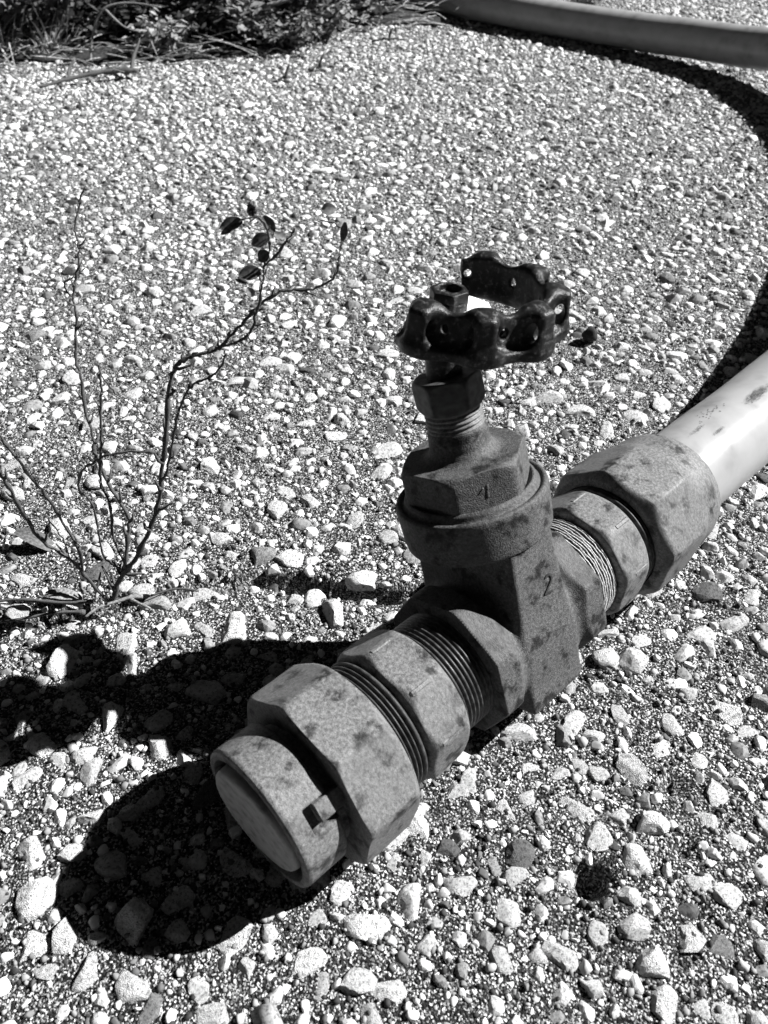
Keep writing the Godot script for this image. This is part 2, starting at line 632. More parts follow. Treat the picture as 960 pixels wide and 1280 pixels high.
	scatter("grit", grit_spots, 2, ground, -0.2, 0.5)

func chip_tone() -> Color:
	var t := rng.randf()
	var v := 0.0
	if t < 0.72: v = rng.randf_range(0.38, 0.72)
	elif t < 0.92: v = rng.randf_range(0.18, 0.42)
	else: v = rng.randf_range(0.05, 0.2)
	return Color(v, v, v)

func shown(b: Vector3) -> float:
	var p := Vector3(b.x, 0, b.y) - EYE
	var d := p.length()
	var c := p.rotated(Vector3.RIGHT, deg_to_rad(PITCH))
	var u := absf(c.x / -c.z) / (tan(deg_to_rad(FOV / 2)) * 0.75)
	var v := absf(c.y / -c.z) / tan(deg_to_rad(FOV / 2))
	return b.z / d if u < 1.0 and v < 1.0 else 0.0

func scatter(called: String, spots: Array, variants: int, parent: Node, low: float, high: float) -> void:
	for m in variants:
		var mm := MultiMesh.new()
		mm.transform_format = MultiMesh.TRANSFORM_3D
		mm.use_colors = true
		mm.mesh = as_mesh(stone_mesh(300 + m, 1 if called == "pebbles" else 0))
		var mine := []
		for i in range(m, spots.size(), variants): mine.append(spots[i])
		mm.instance_count = mine.size()
		for i in mine.size():
			var s: Vector3 = mine[i]
			var basis := Basis.from_euler(Vector3(rng.randf() * TAU, rng.randf() * TAU, rng.randf() * TAU))
			basis = basis.scaled_local(Vector3(rng.randf_range(0.8, 1.2), rng.randf_range(0.7, 1.1), rng.randf_range(0.8, 1.2)) * s.z * 1.1)
			mm.set_instance_transform(i, Transform3D(basis, Vector3(s.x, ground_y(s.x, s.y) + s.z * rng.randf_range(low, high), s.y)))
			var c := chip_tone()
			if called == "grit":
				var t := rng.randf()
				var k := c.r * 0.85 if t < 0.22 else (rng.randf_range(0.05, 0.26) if t < 0.72 else 0.02)
				c = Color(k, k, k)
			mm.set_instance_color(i, c)
		var o := MultiMeshInstance3D.new()
		o.name = numbered(called, parent)
		o.multimesh = mm
		o.material_override = M.grit
		parent.add_child(o, true)
		tag(o, "", "", "", "stuff")

# ------------------------------------------------------------------ the valve
func ridges(t0: float, t1: float, count: int, lo: float, hi: float) -> Array:
	var out := []
	var p := (t1 - t0) / count
	for i in count:
		var a := t0 + p * i
		out.append_array([Vector2(a, lo), Vector2(a + p * 0.36, hi), Vector2(a + p * 0.58, hi), Vector2(a + p * 0.94, lo)])
	out.append(Vector2(t1, lo))
	return out

func mirror(profile: Array) -> Array:
	var out := []
	for i in range(profile.size() - 1, -1, -1): out.append(Vector2(-profile[i].x, profile[i].y))
	return out

func body_field(p: Vector3) -> float:
	# tilted frame: x along the pipe, y along the stem
	var q := Vector2(p.y, p.z).length()
	# wedge-shaped column, wide across the flow
	var up := clampf((p.y + 0.02) / 0.08, 0.0, 1.0)
	var hx := lerpf(0.0215, 0.0165, up)
	var d := Vector3(absf(p.x) - hx + 0.003, absf(p.y - 0.014) - 0.047, absf(p.z) - 0.0355 + 0.003)
	var column := Vector3(maxf(d.x, 0), maxf(d.y, 0), maxf(d.z, 0)).length() + minf(maxf(d.x, maxf(d.y, d.z)), 0.0) - 0.003
	# barrel
	var barrel := maxf(q - 0.0345, absf(p.x) - 0.036)
	# octagonal ends with chamfered corners
	var th := atan2(-p.z, p.y)
	var f := wrapf(th - deg_to_rad(2.0 + LEAN), 0.0, TAU / 8) - PI / 8
	var ends := maxf(smin_max(q * cos(f) - 0.0392, q - 0.0418 + maxf(0.0, 0.030 - absf(p.x)) * 0.9, 0.0012), maxf(absf(p.x) - 0.0425, 0.022 - absf(p.x)))
	# round seat of the bonnet
	var seat := maxf(Vector2(p.x, p.z).length() - 0.0388 + maxf(0.0, 0.066 - p.y) * 1.6, absf(p.y - 0.063) - 0.0085)
	var r := smin(column, barrel, 0.008)
	r = smin(r, ends, 0.005)
	r = smin(r, seat, 0.003)
	return r + 0.00012 * wobble.get_noise_3dv(p * 700.0)

func smin_max(a: float, b: float, k: float) -> float:
	return -smin(-a, -b, k)

func fitting(valve: Node3D, s: float) -> Node3D:
	# s = -1 the near, capped side; +1 the side with the pipe. Built for +x, mirrored for the near side.
	var o := base("compression_fitting", Vector3(0, AXIS_H, 0), valve)
	var side := func(p: Array) -> Array: return p if s > 0 else mirror(p)
	var ph := 15.0
	# threaded spigot that screws into the body
	put("thread", lathe(side.call([Vector2(0.036, 0.0)] + ridges(0.036, 0.066, 11, 0.0308, 0.0322) + [Vector2(0.068, 0.0)]), "x", 128, 0, 0, 0, 0.0011, 0.00005), M.thread, o)
	# collar
	put("collar", lathe(side.call([Vector2(0.0642, 0.0), Vector2(0.0642, 0.0335), Vector2(0.0652, 0.0362), Vector2(0.067, 0.0378), Vector2(0.070, 0.0386), Vector2(0.086, 0.0386), Vector2(0.0885, 0.0376), Vector2(0.0905, 0.036), Vector2(0.0914, 0.034), Vector2(0.0914, 0.0)]), "x", 224, 8, 0.0364, ph + 4.0), M.bronze, o)
	for k in 8:
		var a := deg_to_rad(ph + 4.0 + 45.0 * k)
		var st := begin()
		var t := Transform3D(Basis(Vector3.RIGHT, -a), Vector3.ZERO)
		block(st, Vector3((0.0815 if k % 2 else 0.0795) * s, 0.0377, 0), Vector3(0.0066, 0.0013, 0.0018), 0.0010, t)
		put("raised_bar", done(st), M.bronze, o)
	# gland: groove, flange ring, three ridges
	put("gland", lathe(side.call([Vector2(0.090, 0.0), Vector2(0.090, 0.0315), Vector2(0.0932, 0.0315), Vector2(0.0936, 0.0352), Vector2(0.0945, 0.0358), Vector2(0.0955, 0.0352), Vector2(0.0962, 0.033)] + ridges(0.0962, 0.1065, 4, 0.0332, 0.0352) + [Vector2(0.107, 0.0)]), "x", 160, 0, 0, 0, 0.0008, 0.00006), M.thread if s > 0 else M.dark_bronze, o)
	if s > 0:
		put("nut", lathe([Vector2(0.098, 0.036), Vector2(0.0985, 0.040), Vector2(0.103, 0.0450), Vector2(0.1075, 0.0466), Vector2(0.134, 0.0466), Vector2(0.139, 0.0446), Vector2(0.146, 0.0422), Vector2(0.160, 0.0410), Vector2(0.1662, 0.0394), Vector2(0.1680, 0.0370), Vector2(0.1680, 0.0319), Vector2(0.150, 0.0319)], "x", 320, 8, 0.0430, ph, 0.0009, 0.00022, [], 0.002), M.bronze, o)
		var st := begin()
		# thread tape wound on the spigot
		for k in 9:
			var pts := PackedVector3Array()
			var r := 0.0326 + 0.0005 * rng.randf()
			var x0 := 0.047 + 0.0019 * k + rng.randf_range(-0.0004, 0.0004)
			var a0 := rng.randf_range(-2.6, -1.9)
			var a1 := rng.randf_range(0.2, 1.2)
			for i in 50:
				var a := lerpf(a0, a1, i / 49.0)
				pts.append(Vector3(x0 + 0.0009 * wobble.get_noise_2d(i * 5.0, k * 40.0), r * cos(a), -r * sin(a)))
			tube(st, pts, 0.00045, 0.0003, 5)
		put("sealing_tape", done(st), M.tape, o)
	else:
		put("nut", lathe(mirror([Vector2(0.1045, 0.034), Vector2(0.105, 0.0385), Vector2(0.1075, 0.0438), Vector2(0.1115, 0.0472), Vector2(0.1375, 0.0472), Vector2(0.1395, 0.0462), Vector2(0.140, 0.0450), Vector2(0.140, 0.0)]), "x", 320, 8, 0.0440, ph), M.bronze, o)
		# split ring and the stub plugged into it
		put("end_collar", lathe(mirror([Vector2(0.139, 0.0), Vector2(0.139, 0.0315), Vector2(0.1448, 0.0315), Vector2(0.1453, 0.0358), Vector2(0.1463, 0.0366), Vector2(0.1660, 0.0366), Vector2(0.1675, 0.0360), Vector2(0.1681, 0.0348), Vector2(0.1681, 0.0322), Vector2(0.1650, 0.0312), Vector2(0.152, 0.031)]), "x", 300, 0, 0, 0, 0.0006, 0.00022, [-0.1588, -0.140, -50.0, 10.0, 0.0275]), M.bronze, o)
		var st := begin()
		var t := Transform3D(Basis(Vector3.RIGHT, deg_to_rad(50.0)), Vector3.ZERO)
		block(st, Vector3(-0.1462, 0.0349, -0.0012), Vector3(0.0075, 0.0025, 0.0046), 0.0005, t)
		block(st, Vector3(-0.1424, 0.0342, 0.0052), Vector3(0.0026, 0.0021, 0.0016), 0.0005, t)
		block(st, Vector3(-0.1404, 0.0345, 0.0030), Vector3(0.0014, 0.0022, 0.0030), 0.0004, t)
		put("lug", done(st), M.bronze, o)
		var plug := put("end_plug", lathe(mirror([Vector2(-0.014, 0.0), Vector2(-0.014, 0.0280), Vector2(0.0030, 0.0280), Vector2(0.0046, 0.0275), Vector2(0.0056, 0.0262), Vector2(0.0052, 0.0246), Vector2(0.0052, 0.012), Vector2(0.0050, 0.0)]), "x", 200, 0, 0, 0, 0.0009, 0.0007), M.plug, o)
		plug.position = Vector3(-0.1642, -0.0012, -0.0008)
		plug.rotation_degrees = Vector3(0, 3.0, 2.0)
	return o

func wheel_field(p: Vector3) -> float:
	# rim of a nine-lobed hand wheel, the top of the lobes at y = 0
	var rho := Vector2(p.x, p.z).length()
	var th := atan2(-p.z, p.x)
	var k := wrapf(th - deg_to_rad(33.0), -PI / 9.0, PI / 9.0)
	var tang := rho * sin(k)
	var rad := rho * cos(k)
	# wall
	var top := -0.0012 + 0.0010 * cos(9.0 * (th - deg_to_rad(33.0)))
	var bottom := -0.0205
	var mid := (top + bottom) * 0.5
	var hh := (top - bottom) * 0.5
	var wr := 0.0362 - (p.y + 0.008) * 0.14 + 0.0010 * cos(9.0 * (th - deg_to_rad(33.0)))
	var w := Vector2(absf(rho - wr) - 0.0006, absf(p.y - mid) - hh + 0.0014)
	var wall := Vector2(maxf(w.x, 0), maxf(w.y, 0)).length() + minf(maxf(w.x, w.y), 0.0) - 0.0012
	# bottom flange
	var fr := 0.0396 + 0.0016 * cos(9.0 * (th - deg_to_rad(33.0)))
	var fl := Vector2(absf(rho - fr) - 0.0026, absf(p.y + 0.0192) - 0.0012)
	var flange := Vector2(maxf(fl.x, 0), maxf(fl.y, 0)).length() + minf(maxf(fl.x, fl.y), 0.0) - 0.0014
	# lobe: a rounded fin with an eye through it
	var lift := clampf((p.y + 0.017) / 0.017, 0.0, 1.0)
	var fin_t := lerpf(0.0060, 0.0049, lift)
	var fin := Vector3(absf(rad - 0.0388) - 0.0032, absf(p.y + 0.0096) - 0.0068, absf(tang) - fin_t + 0.0028)
	var lobe := Vector3(maxf(fin.x, 0), maxf(fin.y, 0), maxf(fin.z, 0)).length() + minf(maxf(fin.x, maxf(fin.y, fin.z)), 0.0) - 0.0028
	var d := smin(wall, flange, 0.004)
	d = smin(d, lobe, 0.0075)
	var eye := Vector2((rad - 0.0402) / 0.0026, (p.y + 0.0098) / 0.0046).length()
	eye = (eye - 1.0) * 0.0020
	d = -smin(-d, eye, 0.0016)
	# round holes through the wall between lobes
	var kk := wrapf(th - deg_to_rad(33.0 + 14.0), -PI / 9.0, PI / 9.0)
	var hole := Vector2(rho * sin(kk), (p.y + 0.0095) * 0.8).length() - 0.0018
	d = -smin(-d, hole, 0.0012)
	# the arc that is left, with ragged broken ends
	var rag := 0.05 * wobble.get_noise_3dv(p * 900.0)
	var da := maxf(deg_to_rad(-145.0) - th + (p.y + 0.014) * 7.0, th - deg_to_rad(91.0) - (p.y + 0.014) * 4.0) + rag
	if th > deg_to_rad(160.0): da = 0.4
	d = maxf(d, da * rho)
	return d + 0.00022 * wobble.get_noise_3dv(p * 500.0)

func text_mesh(t: String, size: float, depth: float) -> TextMesh:
	var m := TextMesh.new()
	var f := SystemFont.new()
	f.font_names = PackedStringArray(["Droid Sans"])
	m.font = f
	m.text = t
	m.font_size = 64
	m.pixel_size = size / 48.0
	m.depth = depth
	m.curve_step = 1.5
	return m

func build_valve() -> void:
	var v := base("gate_valve", VALVE_AT)
	v.rotation_degrees.y = VALVE_TURN
	tag(v, "weathered bronze gate valve leaning over with a broken black handwheel", "valve")
	var tilt := Vector3(-LEAN, 0, 0)
	var at := Vector3(0, AXIS_H, 0)
	var b := put("body", nets(body_field, Vector3(-0.047, -0.049, -0.047), Vector3(0.047, 0.076, 0.047), 0.0011), M.cast, v, at, tilt)
	var two := put("numeral", text_mesh("2", 0.0115, 0.0012), M.engraving_shade, b, Vector3(0.006, 0.0335, 0.0356), Vector3(0, 0, -14))
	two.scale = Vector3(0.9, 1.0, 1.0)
	# bonnet: seat, two concentric beads, hexagon, neck with a fillet
	var bonnet := put("bonnet", lathe([Vector2(0.062, 0.0), Vector2(0.062, 0.0385), Vector2(0.0645, 0.0388), Vector2(0.0822, 0.0396), Vector2(0.0842, 0.0391), Vector2(0.0850, 0.0378), Vector2(0.0846, 0.0366), Vector2(0.0838, 0.0358), Vector2(0.0842, 0.0350), Vector2(0.0868, 0.0340), Vector2(0.0880, 0.0325), Vector2(0.0872, 0.0312), Vector2(0.0862, 0.0300), Vector2(0.0862, 0.0)], "y", 200), M.cast, v, at, tilt)
	var hex := put("bonnet_hexagon", lathe([Vector2(0.0855, 0.0), Vector2(0.0855, 0.0322), Vector2(0.0875, 0.0330), Vector2(0.1025, 0.0330), Vector2(0.1045, 0.0315), Vector2(0.1056, 0.0298), Vector2(0.1056, 0.0215), Vector2(0.1062, 0.0190), Vector2(0.1078, 0.0168), Vector2(0.1105, 0.0155), Vector2(0.119, 0.0149), Vector2(0.1202, 0.0145), Vector2(0.1206, 0.0140)], "y", 288, 6, 0.0294, 28.0), M.cast, v, at, tilt)
	var a := deg_to_rad(118.0)
	var mark := begin()
	var mt := Transform3D(Basis(Vector3.UP, PI / 2 - a), Vector3(0.0296 * cos(a), 0.0955, 0.0296 * sin(a)))
	block(mark, Vector3(0.0008, 0, -0.0004), Vector3(0.0008, 0.0038, 0.0006), 0.0005, mt * Transform3D(Basis(Vector3.BACK, -0.12), Vector3.ZERO))
	block(mark, Vector3(-0.0010, 0.0022, -0.0004), Vector3(0.0018, 0.0006, 0.0007), 0.0005, mt * Transform3D(Basis(Vector3.BACK, 0.75), Vector3.ZERO))
	put("numeral", done(mark), M.cast, hex)
	put("neck_thread", lathe([Vector2(0.1195, 0.0)] + ridges(0.1195, 0.1315, 5, 0.0132, 0.0143) + [Vector2(0.1318, 0.0)], "y", 96, 0, 0, 0, 0.0008, 0.00004), M.bronze, v, at, tilt)
	put("packing_nut", lathe([Vector2(0.1305, 0.0), Vector2(0.1305, 0.0150), Vector2(0.1318, 0.0163), Vector2(0.1335, 0.0172), Vector2(0.1440, 0.0172), Vector2(0.1458, 0.0163), Vector2(0.1468, 0.0150), Vector2(0.1468, 0.0)], "y", 192, 6, 0.0151, 45.0), M.dark_bronze, v, at, tilt)

	# the stem bends where it leaves the nut
	var wheel := base("handwheel", Vector3.ZERO, v)
	var inv := v.transform.affine_inverse()
	var m := Vector3(0.052, 0.993, -0.095).normalized()
	var e1 := m.cross(Vector3(0, 0, 1)).normalized()
	var wt := Transform3D(Basis(e1, m, e1.cross(m)), Vector3(0.0400, 0.2262, -0.3448))
	wheel.transform = inv * wt
	var tt := Transform3D(Basis.from_euler(Vector3(-deg_to_rad(LEAN), 0, 0)), at)
	var hub_w := wt * Vector3(-0.0105, -0.021, 0.004)
	var hub := inv * hub_w
	var st := begin()
	var n0 := tt * Vector3(0, 0.142, 0)
	var n1 := tt * Vector3(0, 0.150, 0)
	var up_w: Vector3 = (inv * wt).basis * Vector3.UP
	tube(st, curve([n0, n1, hub - up_w * 0.004, hub + up_w * 0.0135], 6), 0.0088, 0.0086, 32)
	put("stem", done(st), M.iron, v)
	put("rim", nets(wheel_field, Vector3(-0.049, -0.022, -0.049), Vector3(0.049, 0.003, 0.049), 0.0008, 2.6), M.iron, wheel)
	var hc := Vector3(-0.0105, 0, 0.004)
	put("hub", lathe([Vector2(-0.024, 0.0), Vector2(-0.024, 0.0105), Vector2(-0.0228, 0.0118), Vector2(-0.0175, 0.0112), Vector2(-0.0165, 0.0)], "y", 64), M.iron, wheel, hc)
	# the web that still ties the hub to the front of the rim, and stubs of the lost spokes
	for sp in [[-140.0, 0.034], [-95.0, 0.036], [-55.0, 0.035], [38.0, 0.013], [150.0, 0.013]]:
		st = begin()
		var ang := deg_to_rad(sp[0])
		var end: Vector3 = Vector3(cos(ang), 0, -sin(ang)) * sp[1]
		if sp[1] < 0.025: end += hc
		tube(st, curve([hc + Vector3(0, -0.0185, 0), (hc + end) * 0.5 + Vector3(0, -0.0182, 0), end + Vector3(0, -0.018, 0)], 5), 0.0048, 0.0040, 12, 0.2)
		put("spoke", done(st), M.iron, wheel)
	put("washer_plate", lathe([Vector2(-0.0164, 0.0), Vector2(-0.0164, 0.0110), Vector2(-0.0134, 0.0168), Vector2(-0.0126, 0.0174), Vector2(-0.0120, 0.0168), Vector2(-0.0117, 0.0150), Vector2(-0.0116, 0.0)], "y", 64), M.plate, wheel, hc + Vector3(0.0036, 0, -0.0012))
	put("hub_nut", lathe([Vector2(-0.0148, 0.0), Vector2(-0.0148, 0.0092), Vector2(-0.0140, 0.0100), Vector2(-0.0045, 0.0100), Vector2(-0.0030, 0.0088), Vector2(-0.0025, 0.0070), Vector2(-0.0025, 0.0056), Vector2(-0.0055, 0.0050), Vector2(-0.0060, 0.0)], "y", 144, 6, 0.0080, 20.0), M.iron, wheel, hc)
	fitting(v, -1.0)
	fitting(v, 1.0)

# ------------------------------------------------------------------ the pipe
func build_pipe() -> void:
	var d := Vector3(0.724, 0, -0.690).normalized()
	var p0 := VALVE_AT + Vector3(0, AXIS_H, 0)
	var pts := [p0 + d * 0.15, p0 + d * 0.22, p0 + d * 0.30, Vector3(0.360, 0.052, -0.583), Vector3(0.471, 0.065, -0.729), Vector3(0.572, 0.076, -0.902), Vector3(0.652, 0.082, -1.092), Vector3(0.688, 0.079, -1.29), Vector3(0.674, 0.066, -1.45), Vector3(0.625, 0.049, -1.575), Vector3(0.555, 0.040, -1.68), Vector3(0.490, 0.035, -1.75), Vector3(0.385, 0.032, -1.85), Vector3(0.268, 0.032, -1.955), Vector3(0.145, 0.032, -2.08), Vector3(0.035, 0.032, -2.17), Vector3(-0.10, 0.032, -2.27), Vector3(-0.35, 0.032, -2.42), Vector3(-0.9, 0.032, -2.6)]
	var st := begin()
	tube(st, curve(pts, 10), 0.0315, 0.0315, 72)
	var pipe := put("plastic_pipe", done(st), M.pipe)
	tag(pipe, "long pale plastic pipe curving from the valve round to the weeds", "pipe")
	# scuffs: thin flakes of dirt lying on the pipe
	var side := Vector3(d.z, 0, -d.x)
	for sc in [[0.264, -8.0, 0.018, 0.0042, 0.12], [0.196, 4.0, 0.012, 0.0025, 0.42], [0.206, -14.0, 0.010, 0.0018, 0.38], [0.22, 12.0, 0.03, 0.01, 0.72]]:
		st = begin()
		var cnt := 0
		for i in range(-40, 41):
			for j in range(-16, 17):
				var u := i / 40.0
				var w := j / 16.0
				var val: float = fine.get_noise_2d(i * 14.0 + sc[0] * 9000.0, j * 40.0) * 1.2 + 0.34 - (u * u + w * w) * 0.75 - sc[4]
				if val < 0.0: continue
				var q := []
				for c in [[0, 0], [1, 0], [1, 1], [0, 1]]:
					var t: float = sc[0] + (i + c[0]) / 40.0 * sc[2]
					var ang: float = deg_to_rad(sc[1]) + (j + c[1]) / 16.0 * sc[3] / 0.0315
					q.append(p0 + d * t + (Vector3.UP * cos(ang) + side * sin(ang)) * 0.03165)
				face(st, q, p0 + d * sc[0])
				cnt += 1
		if cnt: put("scuff_mark", done(st), M.scuff, pipe)

# ------------------------------------------------------------------ the dry weed in the crack
func leaf_mesh(length: float, width: float, bend: float) -> ArrayMesh:
	var st := begin()
	var rows := []
	for lay in [0.00025, -0.00025]:
		pass
	for i in 9:
		var u := i / 8.0
		var w := width * 0.5 * pow(sin(PI * clampf(u * 0.94 + 0.05, 0, 1)), 0.7)
		var row := PackedVector3Array()
		for j in 5:
			var s := (j - 2) / 2.0
			row.append(Vector3(u * length, bend * u * u * length + absf(s) * w * 0.25, s * w))
		rows.append(row)
	var under := []
	for r in rows:
		var q := PackedVector3Array()
		for p in r: q.append(p - Vector3(0, 0.0003, 0))
		under.append(q)
	sheet(st, rows, false, false)
	sheet(st, under, false, true)
	return done(st)

func build_weed() -> void:
	var w := base("dry_weed", Vector3(-0.175, 0, -0.354))
	tag(w, "thin dry weed with bare branching stems growing from the crack", "plant")
	var org := w.position
	var stems := [
		[0.0024, 0.0006, [Vector3(-0.1748, -0.0004, -0.3539), Vector3(-0.1685, 0.0150, -0.3585), Vector3(-0.1636, 0.0245, -0.3613), Vector3(-0.1581, 0.0461, -0.3678), Vector3(-0.1569, 0.0577, -0.3713), Vector3(-0.1638, 0.0741, -0.3762), Vector3(-0.1683, 0.0891, -0.3807), Vector3(-0.1710, 0.0960, -0.3828), Vector3(-0.1704, 0.1061, -0.3858), Vector3(-0.1727, 0.1234, -0.3910), Vector3(-0.1716, 0.1416, -0.3965), Vector3(-0.1728, 0.1531, -0.3999), Vector3(-0.1693, 0.1715, -0.4055), Vector3(-0.1687, 0.1856, -0.4097), Vector3(-0.1651, 0.1966, -0.4130), Vector3(-0.1623, 0.2080, -0.4164), Vector3(-0.1621, 0.2193, -0.4198), Vector3(-0.1589, 0.2283, -0.4225), Vector3(-0.1573, 0.2332, -0.4240), Vector3(-0.1537, 0.2376, -0.4253)]],
		[0.0030, 0.0007, [Vector3(-0.1749, -0.0004, -0.3540), Vector3(-0.1672, 0.0179, -0.3558), Vector3(-0.1547, 0.0342, -0.3574), Vector3(-0.1412, 0.0578, -0.3598), Vector3(-0.1328, 0.0767, -0.3617), Vector3(-0.1278, 0.0964, -0.3636), Vector3(-0.1220, 0.1209, -0.3661), Vector3(-0.1157, 0.1497, -0.3690), Vector3(-0.1121, 0.1596, -0.3700), Vector3(-0.1076, 0.1665, -0.3707), Vector3(-0.1008, 0.1706, -0.3711), Vector3(-0.0913, 0.1733, -0.3713), Vector3(-0.0852, 0.1760, -0.3716), Vector3(-0.0746, 0.1861, -0.3726), Vector3(-0.0660, 0.1950, -0.3735), Vector3(-0.0552, 0.2038, -0.3744), Vector3(-0.0459, 0.2066, -0.3747), Vector3(-0.0352, 0.2070, -0.3747), Vector3(-0.0251, 0.2123, -0.3752), Vector3(-0.0222, 0.2182, -0.3758), Vector3(-0.0221, 0.2214, -0.3761)]],
		[0.0021, 0.0013, [Vector3(-0.1781, -0.0007, -0.3542), Vector3(-0.1814, 0.0321, -0.3444), Vector3(-0.1832, 0.0540, -0.3378), Vector3(-0.1914, 0.0760, -0.3312), Vector3(-0.1917, 0.1027, -0.3232), Vector3(-0.1889, 0.1296, -0.3151), Vector3(-0.1883, 0.1453, -0.3104), Vector3(-0.1870, 0.1660, -0.3042)]],
		[0.0009, 0.0005, [Vector3(-0.1687, 0.1842, -0.4093), Vector3(-0.1735, 0.1893, -0.4118), Vector3(-0.1706, 0.1926, -0.4135), Vector3(-0.1660, 0.1945, -0.4144), Vector3(-0.1613, 0.1982, -0.4163)]],
		[0.0015, 0.0009, [Vector3(-0.1603, 0.0268, -0.3567), Vector3(-0.1631, 0.0534, -0.3567), Vector3(-0.1596, 0.0780, -0.3567), Vector3(-0.1607, 0.0974, -0.3567), Vector3(-0.1571, 0.1130, -0.3567), Vector3(-0.1536, 0.1280, -0.3567), Vector3(-0.1495, 0.1459, -0.3567), Vector3(-0.1463, 0.1579, -0.3567), Vector3(-0.1444, 0.1695, -0.3567), Vector3(-0.1437, 0.1761, -0.3567)]],
		[0.0008, 0.0004, [Vector3(-0.1444, 0.1695, -0.3567), Vector3(-0.1431, 0.1544, -0.3643), Vector3(-0.1389, 0.1428, -0.3700), Vector3(-0.1350, 0.1372, -0.3729), Vector3(-0.1356, 0.1263, -0.3783)]],
		[0.0012, 0.0009, [Vector3(-0.1616, 0.0252, -0.3565), Vector3(-0.1692, 0.0374, -0.3529), Vector3(-0.1686, 0.0520, -0.3485), Vector3(-0.1629, 0.0766, -0.3411), Vector3(-0.1586, 0.1014, -0.3337), Vector3(-0.1607, 0.1160, -0.3293), Vector3(-0.1543, 0.1318, -0.3245), Vector3(-0.1445, 0.1407, -0.3219), Vector3(-0.1318, 0.1473, -0.3199), Vector3(-0.1155, 0.1479, -0.3197), Vector3(-0.1138, 0.1466, -0.3201)]],
		[0.0015, 0.0006, [Vector3(-0.0852, 0.1760, -0.3716), Vector3(-0.0729, 0.1808, -0.3706), Vector3(-0.0661, 0.1890, -0.3690), Vector3(-0.0638, 0.1970, -0.3674), Vector3(-0.0605, 0.2048, -0.3658), Vector3(-0.0585, 0.2146, -0.3639), Vector3(-0.0568, 0.2195, -0.3629), Vector3(-0.0557, 0.2257, -0.3617), Vector3(-0.0487, 0.2318, -0.3604), Vector3(-0.0419, 0.2413, -0.3585), Vector3(-0.0401, 0.2450, -0.3578)]],
		[0.0009, 0.0005, [Vector3(-0.0557, 0.2257, -0.3617), Vector3(-0.0529, 0.2330, -0.3595), Vector3(-0.0516, 0.2430, -0.3565), Vector3(-0.0542, 0.2509, -0.3541), Vector3(-0.0576, 0.2513, -0.3540), Vector3(-0.0627, 0.2501, -0.3544)]],
		[0.0014, 0.0008, [Vector3(-0.1288, 0.0925, -0.3632), Vector3(-0.1228, 0.1032, -0.3611), Vector3(-0.1131, 0.1322, -0.3553), Vector3(-0.1071, 0.1492, -0.3519), Vector3(-0.0984, 0.1657, -0.3486), Vector3(-0.0909, 0.1717, -0.3474), Vector3(-0.0829, 0.1765, -0.3464), Vector3(-0.0765, 0.1873, -0.3443), Vector3(-0.0773, 0.1918, -0.3434)]],
		[0.0016, 0.0010, [Vector3(-0.1818, 0.0376, -0.3427), Vector3(-0.1766, 0.0602, -0.3382), Vector3(-0.1774, 0.0897, -0.3323), Vector3(-0.1788, 0.1129, -0.3277), Vector3(-0.1824, 0.1324, -0.3238), Vector3(-0.1844, 0.1500, -0.3202), Vector3(-0.1855, 0.1603, -0.3182), Vector3(-0.1876, 0.1723, -0.3158)]],
		[0.0008, 0.0005, [Vector3(-0.1836, 0.0551, -0.3375), Vector3(-0.1797, 0.0786, -0.3304), Vector3(-0.1804, 0.0987, -0.3244)]],
		[0.0007, 0.0004, [Vector3(-0.1622, 0.2090, -0.4166), Vector3(-0.1600, 0.2110, -0.4150), Vector3(-0.1560, 0.2160, -0.4150)]],
		[0.0008, 0.0004, [Vector3(-0.1700, 0.1690, -0.4047), Vector3(-0.1670, 0.1705, -0.4040), Vector3(-0.1640, 0.1725, -0.4030)]],
		[0.0009, 0.0006, [Vector3(-0.0852, 0.1760, -0.3716), Vector3(-0.0850, 0.1820, -0.3700), Vector3(-0.0858, 0.1885, -0.3690)]],
		[0.0006, 0.0004, [Vector3(-0.0221, 0.2214, -0.3761), Vector3(-0.0205, 0.2300, -0.3720), Vector3(-0.0190, 0.2390, -0.3690)]],
		[0.0006, 0.0004, [Vector3(-0.0190, 0.2390, -0.3690), Vector3(-0.0240, 0.2440, -0.3670), Vector3(-0.0340, 0.2442, -0.3660)]],
	]
	for s in stems:
		var pts := []
		for p in s[2]: pts.append(p - org)
		var st := begin()
		var cv := curve(pts, 5)
		for i in range(1, cv.size() - 1):
			cv[i] += Vector3(fine.get_noise_1d(i * 31.0 + s[0] * 1e6), fine.get_noise_1d(i * 37.0 + 90.0 + s[0] * 1e6), fine.get_noise_1d(i * 29.0 + 300.0)) * 0.0011
		tube(st, cv, s[0] * 0.47, s[1] * 0.6, 8, 1.0)
		# nodes: little swellings and thorns along the stem
		for i in range(3, cv.size() - 2, 4):
			if s[0] < 0.0008: break
			var dir := (cv[i + 1] - cv[i]).normalized()
			var out := dir.cross(Vector3(rng.randfn(), rng.randfn(), rng.randfn())).normalized()
			var r := lerpf(s[0], s[1], float(i) / cv.size()) * 0.75
			tube(st, PackedVector3Array([cv[i], cv[i] + (out + dir * 0.5) * r * 1.6, cv[i] + (out + dir * 1.2) * r * rng.randf_range(2.0, 5.5)]), r * 0.9, r * 0.3, 6)
		put("stem", done(st), M.bark, w)
